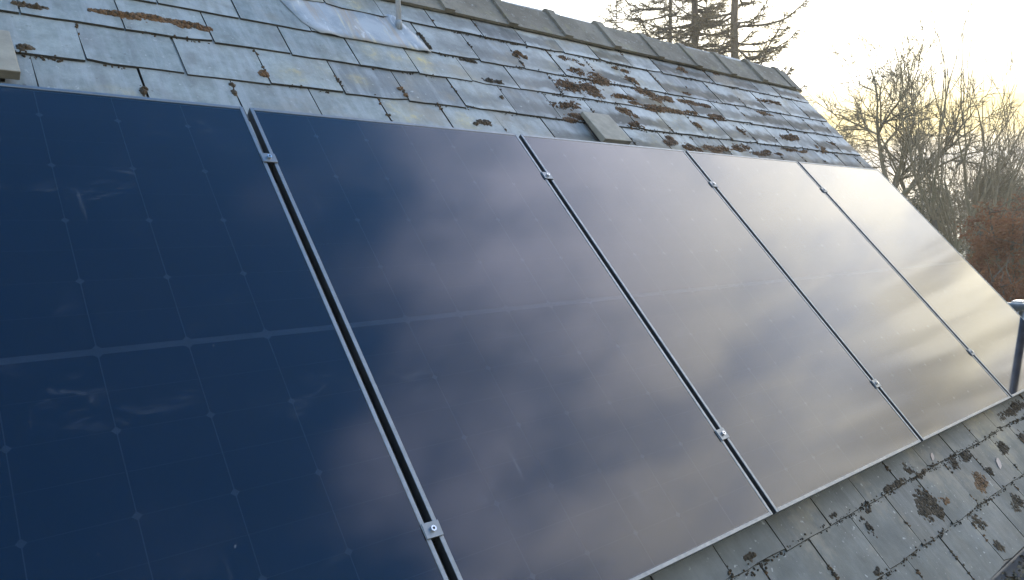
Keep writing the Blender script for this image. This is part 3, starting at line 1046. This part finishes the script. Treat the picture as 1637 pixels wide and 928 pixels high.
# thin moss along the tails of the courses and in the joints
for v in UPPER[1:5] + LOWER[1:3]:
    low = v < 0.5
    u = -1.0
    while u < U1 - 0.05:
        dens = (1.3 if low else 0.15 + 1.0 * max(0, min(1, (u - 0.5) / 1.5))) * (0.5 + 0.9 * math.sin(u * 3.1 + v * 40) ** 2)
        if 0.42 < u < 1.1 and v in (2.44, 2.67):
            u += 0.022
            continue
        if nrng.uniform() < dens * (0.55 if low else 0.30):
            for _ in range(int(3 + 7 * nrng.uniform())):
                tuft(u + nrng.normal(0, 0.02), v - 0.004 + nrng.normal(0, 0.004 if not low else 0.006), nrng.uniform(0.002, 0.006), nrng.uniform(0.003, 0.010), 1)
        u += 0.022
for ci, v in enumerate(UPPER[:5] + LOWER):
    par = (UPPER.index(v) if v in UPPER else LOWER.index(v)) % 2
    off = 0.05 if par == 0 else 0.05 + SW / 2
    for kk in range(-3, 17):
        u = off + SW * kk
        if not -1 < u < U1 - 0.1: continue
        p = 0.16 + 0.4 * max(0, min(1, (u - 0.8) / 1.4))
        for _ in range(3):
            if nrng.uniform() < p:
                vv = v + nrng.uniform(0.01, 0.2)
                for _ in range(int(nrng.uniform(3, 12))):
                    tuft(u + nrng.normal(0, 0.004), vv + nrng.normal(0, 0.012), nrng.uniform(0.003, 0.007), nrng.uniform(0.005, 0.012), 1 if nrng.uniform() < .7 else 0)
mo = moss[0].build('moss', M_MOSS, smooth=True)
tag(mo, 'russet brown moss cushions growing on the slates', 'moss', kind='stuff')
mo = moss[1].build('moss', M_MOSSD, smooth=True)
tag(mo, 'dark thin moss along the slate joints and lower courses', 'moss', kind='stuff')

# two pale flakes lying on the lower slates
for (x, y, L, lab) in ((1490, 731, 0.055, 'pinkish dry leaf lying just below the panels\' lower edge'), (1597, 741, 0.085, 'larger pinkish dry leaf lying farthest right on the lower slates')):
    u, v = px_uv(x, y)
    m_ = MB()
    n0 = surf_n(v) + 0.002
    pts = [(-.5, 0), (-.3, .12), (0, .2), (.3, .13), (.5, 0), (.3, -.12), (0, -.18), (-.3, -.1)]
    a = 0.55
    top = []
    for (px_, py_) in pts:
        top.append((u + L * (px_ * math.cos(a) - py_ * math.sin(a)), v + L * (px_ * math.sin(a) + py_ * math.cos(a)), n0 + 0.004 * abs(px_) + 0.01 * abs(py_)))
    n = len(top)
    c0 = (u, v, n0 + 0.001)
    m_.add([P(*c0)] + [P(*q) for q in top] + [P(c0[0], c0[1], c0[2] - 0.0012)] + [P(q[0], q[1], q[2] - 0.0012) for q in top],
           [(0, 1 + i, 1 + (i + 1) % n) for i in range(n)] + [(n + 1, n + 2 + (i + 1) % n, n + 2 + i) for i in range(n)] +
           [(1 + i, n + 2 + i, n + 2 + (i + 1) % n, 1 + (i + 1) % n) for i in range(n)])
    tag(m_.build('fallen_leaf', M_DRYLEAF), lab, 'leaf', 'dry leaves on the lower slates')

# ------------------------------------------------------------------ trees
def unit(v): return v / (np.linalg.norm(v) + 1e-12)
def grow(parts, p, d, L, r, depth, maxd, R, spread=0.62, up=0.10, wander=0.16, kids=(3, 5), ratio=(0.6, 0.85)):
    n = 5 if depth < 2 else 4
    pts, rad = [p], [r]
    tipr = r * (0.62 if depth < maxd else 0.35)
    for i in range(n):
        d = unit(d + R.normal(0, wander, 3) + np.array([0, 0, up]))
        p = p + d * (L / n)
        pts.append(p); rad.append(r + (tipr - r) * (i + 1) / n)
    parts[0 if depth == 0 else 1].tube(pts, rad, 8 if depth == 0 else 5 if depth < 3 else 3, cap=False)
    if depth >= maxd: return
    for k in range(R.integers(kids[0], kids[1] + 1)):
        if k == 0: i, ang = n, 0.25
        else: i, ang = int(R.integers(max(1, n - 3), n + 1)), spread * R.uniform(0.7, 1.4)
        ax = unit(np.cross(pts[i] - pts[i - 1], R.normal(0, 1, 3)))
        t = unit(pts[i] - pts[i - 1])
        nd = unit(t * math.cos(ang) + ax * math.sin(ang))
        grow(parts, pts[i], nd, L * R.uniform(*ratio), max(0.011, rad[i] * R.uniform(0.58, 0.8)), depth + 1, maxd, R, spread, up, wander, kids, ratio)


def bare_tree(base, heads, label, seed, maxd, name='bare_tree', r0=0.16, spread=0.62, up=0.10, group='bare trees beyond the gable', wander=.16, kids=(3, 5), ratio=(0.6, 0.85)):
    t = thing(name, label, 'tree', base, group)
    R = np.random.default_rng(seed)
    tr, cr = MB(), MB()
    for (d, L, r) in heads:
        grow((tr, cr), np.array(base) + R.normal(0, 0.12, 3) * [1, 1, 0], unit(np.array(d, float)), L, r, 0, maxd, R, spread, up, wander, kids, ratio)
    tr.build('trunk', M_BARK, t, True)
    cr.build('crown', M_TWIG, t)
    return t


def ground_at(x, dist):
    q = at(x, 400, dist)
    return np.array([q[0], q[1], -0.1])


RX = RW[:, 0] * [1, 1, 0]; RX = RX / np.linalg.norm(RX)     # to the right in the picture
b0 = ground_at(1392, 30)
bare_tree(b0, [(tuple(RX * -0.04 + [0, 0, 1]), 5.0, 0.19)], 'bare branching tree just beyond the roof verge, wide rounded crown', 24, 5, up=0.03, spread=0.72, kids=(4, 6), ratio=(0.5, 0.68), wander=0.12)
bare_tree(ground_at(1355, 38), [((0.0, 0, 1), 3.4, 0.14)], 'smaller bare tree behind the verge, mostly hidden by the wide one', 5, 5, up=0.08)
b1 = ground_at(1545, 27)
heads = []
for i, (dx, L, r) in enumerate(((-0.16, 3.4, .09), (-0.06, 4.3, .11), (0.02, 3.6, .09), (0.10, 3.9, .12), (0.20, 3.2, .10), (-0.28, 2.6, .08))):
    heads.append((tuple(RX * dx + [0, 0, 1] + np.array([0, 0.08 * ((i % 3) - 1), 0])), L, r))
bare_tree(b1, heads, 'bare multi-stemmed tree with tall upright shoots near the right edge', 33, 4, 'multi_stem_tree', spread=0.34, up=0.16, wander=0.08, kids=(2, 3))
bare_tree(ground_at(1490, 34), [(tuple(RX * -0.1 + [0, 0, 1]), 3.0, .11)], 'thin bare tree between the wide crown and the upright shoots', 8, 5, up=0.10)
bare_tree(ground_at(1632, 42), [(tuple(RX * 0.05 + [0, 0, 1]), 3.0, .12)], 'bare tree at the right edge behind the russet hedge', 15, 5, up=0.12)


def conifer(base, h, rmax, label, seed, first=1.5, r0=0.27, dens=1.0, fork=False):
    t = thing('conifer_tree', label, 'tree', base, 'tall conifers behind the ridge')
    R = np.random.default_rng(seed)
    tr, cr, nd = MB(), MB(), MB()
    base = np.array(base, float)
    pts = [base + [R.normal(0, 0.03), R.normal(0, 0.03), h * f] for f in np.linspace(0, 1, 9)]
    tr.tube(pts, [r0 * (1 - 0.93 * f) + 0.01 for f in np.linspace(0, 1, 9)], 9)
    if fork:
        zf = h * 0.56
        tr.tube([base + [0, 0, zf], base + RX * -0.35 + [0, 0, zf + 0.5], base + RX * -0.45 + [0, 0, zf + 1.6], base + RX * -0.45 + [0, 0, h * 0.95]], [0.10, 0.11, 0.10, 0.02], 7)
    z = first
    NV, NF = [], []
    while z < h - 0.3:
        f = z / h
        Lb = rmax * (1 - f) ** 0.6 * (1.0 if f > 0.2 else 0.5 + 2.5 * f)
        for k in range(R.integers(3, 6)):
            a = R.uniform(0, 6.283)
            L = max(0.3, Lb * R.uniform(0.55, 1.1))
            o = np.array([math.cos(a), math.sin(a), 0])
            side = np.array([-o[1], o[0], 0])
            zz = z + R.uniform(-0.15, 0.15)
            n = 6
            bp = []
            dr = R.uniform(0.05, 0.28)
            for i in range(n + 1):
                s = i / n
                bp.append(base + o * L * s + side * R.normal(0, 0.03) * L + [0, 0, zz + L * (-dr * s + (dr + 0.34) * s * s * s)])
            cr.tube(bp, [0.05 * (1 - 0.7 * i / n) * (0.5 + L / rmax) for i in range(n + 1)], 4, cap=False)
            m = int((7 + L * 12) * dens)
            for j in range(m):
                s = R.uniform(0.22, 1.0)
                i = min(n - 1, int(s * n)); fr = s * n - i
                q = bp[i] * (1 - fr) + bp[i + 1] * fr
                sg = 1 if j % 2 else -1
                l2 = L * R.uniform(0.12, 0.30) * (1.25 - 0.75 * s)
                dd = unit(o * 0.75 + side * sg * R.uniform(0.5, 1.0) + [0, 0, R.uniform(-0.30, 0.25)])
                e = q + dd * l2
                cr.tube([q, e], [0.016, 0.009], 3, cap=False)
                for _ in range(int(5 * dens)):
                    w = R.uniform(0.1, 1.0)
                    c = q + dd * l2 * w
                    dn = unit(dd * 0.6 + R.normal(0, 0.6, 3))
                    ln = R.uniform(0.08, 0.20)
                    sd = unit(np.cross(dn, R.normal(0, 1, 3))) * 0.02
                    b = len(NV)
                    NV += [c - sd, c + sd, c + dn * ln]
                    NF.append((b, b + 1, b + 2))
        z += R.uniform(0.42, 0.75)
    tr.build('trunk', M_BARKC, t, True)
    cr.build('branch', M_BARKC, t)
    nd.V, nd.F = NV, NF
    nd.build('foliage', M_NEEDLE, t)
    return t


conifer(ground_at(1177, 34), 26, 4.7, 'conifer with straight bare trunk, rightmost of the trio behind the ridge', 3)
conifer(ground_at(1113, 35), 27, 4.3, 'conifer with forked thick trunk, middle of the trio behind the ridge', 4, r0=0.26, fork=True)
conifer(ground_at(1073, 37), 24, 5.4, 'slender conifer, leftmost of the trio behind the ridge', 6, r0=0.17)
conifer(ground_at(1772, 21), 15, 2.3, 'conifer at the far right edge, only branch tips showing', 9, first=6.6)
conifer(ground_at(990, 44), 18.0, 4.0, 'distant conifer left of the trio, thin branches over the ridge', 12, r0=0.14, dens=0.7)


def leaf_mass(V, F, c, rad, cnt, size, R, flat=1.0, shell=0.55):
    for _ in range(cnt):
        d = unit(R.normal(0, 1, 3))
        r = R.uniform(shell, 1.0) ** 0.6
        # lumpy outline
        lump = 0.78 + 0.22 * math.sin(d[0] * 7 + c[0]) * math.cos(d[1] * 6 + c[1] * 2) + 0.12 * math.sin(d[2] * 11 + c[2])
        p = np.array(c) + d * np.array(rad) * r * lump
        a, b = unit(R.normal(0, 1, 3)), unit(R.normal(0, 1, 3))
        s = size * R.uniform(0.6, 1.4)
        i = len(V)
        V += [p, p + a * s, p + a * s * 0.5 + b * s * 0.6]
        F.append((i, i + 1, i + 2))


def leafy(name, label, base, blobs, matl, size, seed, group=None, cat='tree', stems=6, bark=M_BARK):
    t = thing(name, label, cat, base, group)
    R = np.random.default_rng(seed)
    V, F = [], []
    st = MB()
    base = np.array(base, float)
    for (off, rad, cnt) in blobs:
        c = base + RX * off[0] + [0, 0, off[2]] + np.array([-RX[1], RX[0], 0]) * off[1]
        leaf_mass(V, F, c, rad, cnt, size, R)
    for k in range(stems):
        off, rad, cnt = blobs[k % len(blobs)]
        c = base + RX * off[0] + [0, 0, off[2] + rad[2] * 0.6] + np.array([-RX[1], RX[0], 0]) * off[1] + R.normal(0, 0.3, 3)
        q0 = base + R.normal(0, 0.25, 3) * [1, 1, 0]
        mid = (q0 + c) / 2 + R.normal(0, 0.2, 3)
        st.tube([q0, mid, c], [0.07, 0.05, 0.015], 6, cap=False)
        for _ in range(14):
            w = R.uniform(0.3, 1.0)
            q = q0 * (1 - w) + c * w
            e = q + unit(R.normal(0, 1, 3) + [0, 0, 0.6]) * R.uniform(0.4, 1.1)
            st.tube([q, (q + e) / 2 + R.normal(0, 0.06, 3), e], [0.018, 0.012, 0.005], 3, cap=False)
    st.build('trunk', bark, t)
    me = mesh('crown', V, F, matl)
    link('crown', me, t)
    return t


HED = 'russet hedge beeches'
leafy('beech_tree', 'russet leaved beech low behind the rightmost panel, nearest its edge', ground_at(1570, 19), [((0, 0, 1.3), (1.7, 1.3, 1.4), 9000), ((0.5, 0.4, 2.3), (1.1, 1.0, 0.8), 5000)], M_BEECH, 0.075, 41, HED)
leafy('beech_tree', 'tall russet beech at the right edge above the scaffold', ground_at(1640, 22), [((0, 0, 1.6), (1.9, 1.5, 1.7), 9000), ((-0.1, 0.3, 3.2), (1.4, 1.2, 1.2), 6500), ((-0.7, .2, 3.9), (.8, .8, .7), 1500)], M_BEECH, 0.08, 42, HED)
leafy('beech_tree', 'russet beech behind the multi-stemmed tree, dim and sparse', ground_at(1590, 28), [((0, 0, 2.0), (2.2, 1.6, 1.8), 7000), ((0.6, 0, 4.0), (1.5, 1.2, 1.1), 3000)], M_BEECH, 0.085, 43, HED)
leafy('scrub_bush', 'olive brown scrub under the multi-stemmed tree by the panel edge', ground_at(1520, 24), [((0, 0, 1.6), (2.2, 1.5, 1.9), 7000), ((-1.0, .6, 2.6), (1.3, 1.0, 1.2), 3000), ((1.2, .4, 2.4), (1.2, 1.0, 1.4), 3000)], M_SCRUB, 0.07, 44, None, 'bush')
leafy('scrub_bush', 'dark olive scrub beside the scaffold at the right edge', ground_at(1625, 16.5), [((0, 0, 0.9), (1.4, 1.0, 1.1), 6000)], M_SCRUB, 0.06, 45, None, 'bush')
leafy('evergreen_tree', 'dark rounded evergreen peeping over the rightmost panel\'s edge', ground_at(1478, 48), [((0, 0, 3.2), (2.4, 2.0, 2.6), 8000), ((0.2, 0, 5.2), (1.7, 1.5, 1.5), 6000)], M_EVER, 0.12, 46, 'dark evergreens')
leafy('evergreen_tree', 'dark domed evergreen behind the multi-stemmed tree, right side', ground_at(1606, 50), [((0, 0, 3.4), (3.4, 2.6, 2.8), 10000), ((-0.4, 0, 5.6), (2.3, 1.8, 1.7), 8000), ((1.6, 0, 5.2), (1.5, 1.3, 1.4), 4000)], M_EVER, 0.13, 47, 'dark evergreens')

# far wood closing the view
fw = MB()
R = np.random.default_rng(77)
for i in range(620):
    az = R.uniform(-40, 75)
    dist = R.uniform(85, 150)
    a = math.radians(az)
    b = np.array([CAM_P[0] + math.cos(a) * dist, CAM_P[1] + math.sin(a) * dist, -0.3])
    h = R.uniform(5.5, 10.0) * dist / 110
    fw.tube([b, b + [R.normal(0, .2), R.normal(0, .2), h * .6], b + [R.normal(0, .4), R.normal(0, .4), h]], [0.16, 0.1, 0.02], 3, cap=False)
    for _ in range(16):
        z = h * R.uniform(0.15, 0.95)
        d = unit(R.normal(0, 1, 3) * [1, 1, 0.3] + [0, 0, 0.7])
        l = h * 0.3 * R.uniform(0.5, 1.1)
        q = b + [0, 0, z]
        fw.tube([q, q + d * l], [0.05, 0.015], 3, cap=False)
        for _ in range(4):
            w = R.uniform(0.3, 1)
            q2 = q + d * l * w
            fw.tube([q2, q2 + unit(d + R.normal(0, 0.5, 3)) * l * 0.5], [0.03, 0.01], 3, cap=False)
fo = fw.build('far_wood', M_FARWOOD)
tag(fo, 'far bare woodland along the horizon', 'woodland', kind='stuff')

# ------------------------------------------------------------------ lens glare over the trees, imitated by an added thin volume
hz = MB(); hz.box((-410, -410, -1.6), (410, 410, 29.0))
hm = bpy.data.materials.new('glare')
hm.use_nodes = True
ht = NT(hm.node_tree)
ht.n.clear()
pv = ht.new('ShaderNodeVolumePrincipled')
pv.inputs['Color'].default_value = (1.0, 0.94, 0.82, 1)
pv.inputs['Density'].default_value = 0.0017
pv.inputs['Anisotropy'].default_value = 0.45
ht.l.new(pv.outputs[0], ht.new('ShaderNodeOutputMaterial').inputs['Volume'])
tag(hz.build('glare', hm), 'added thin veil of lens haze among the trees', 'glare', kind='stuff')
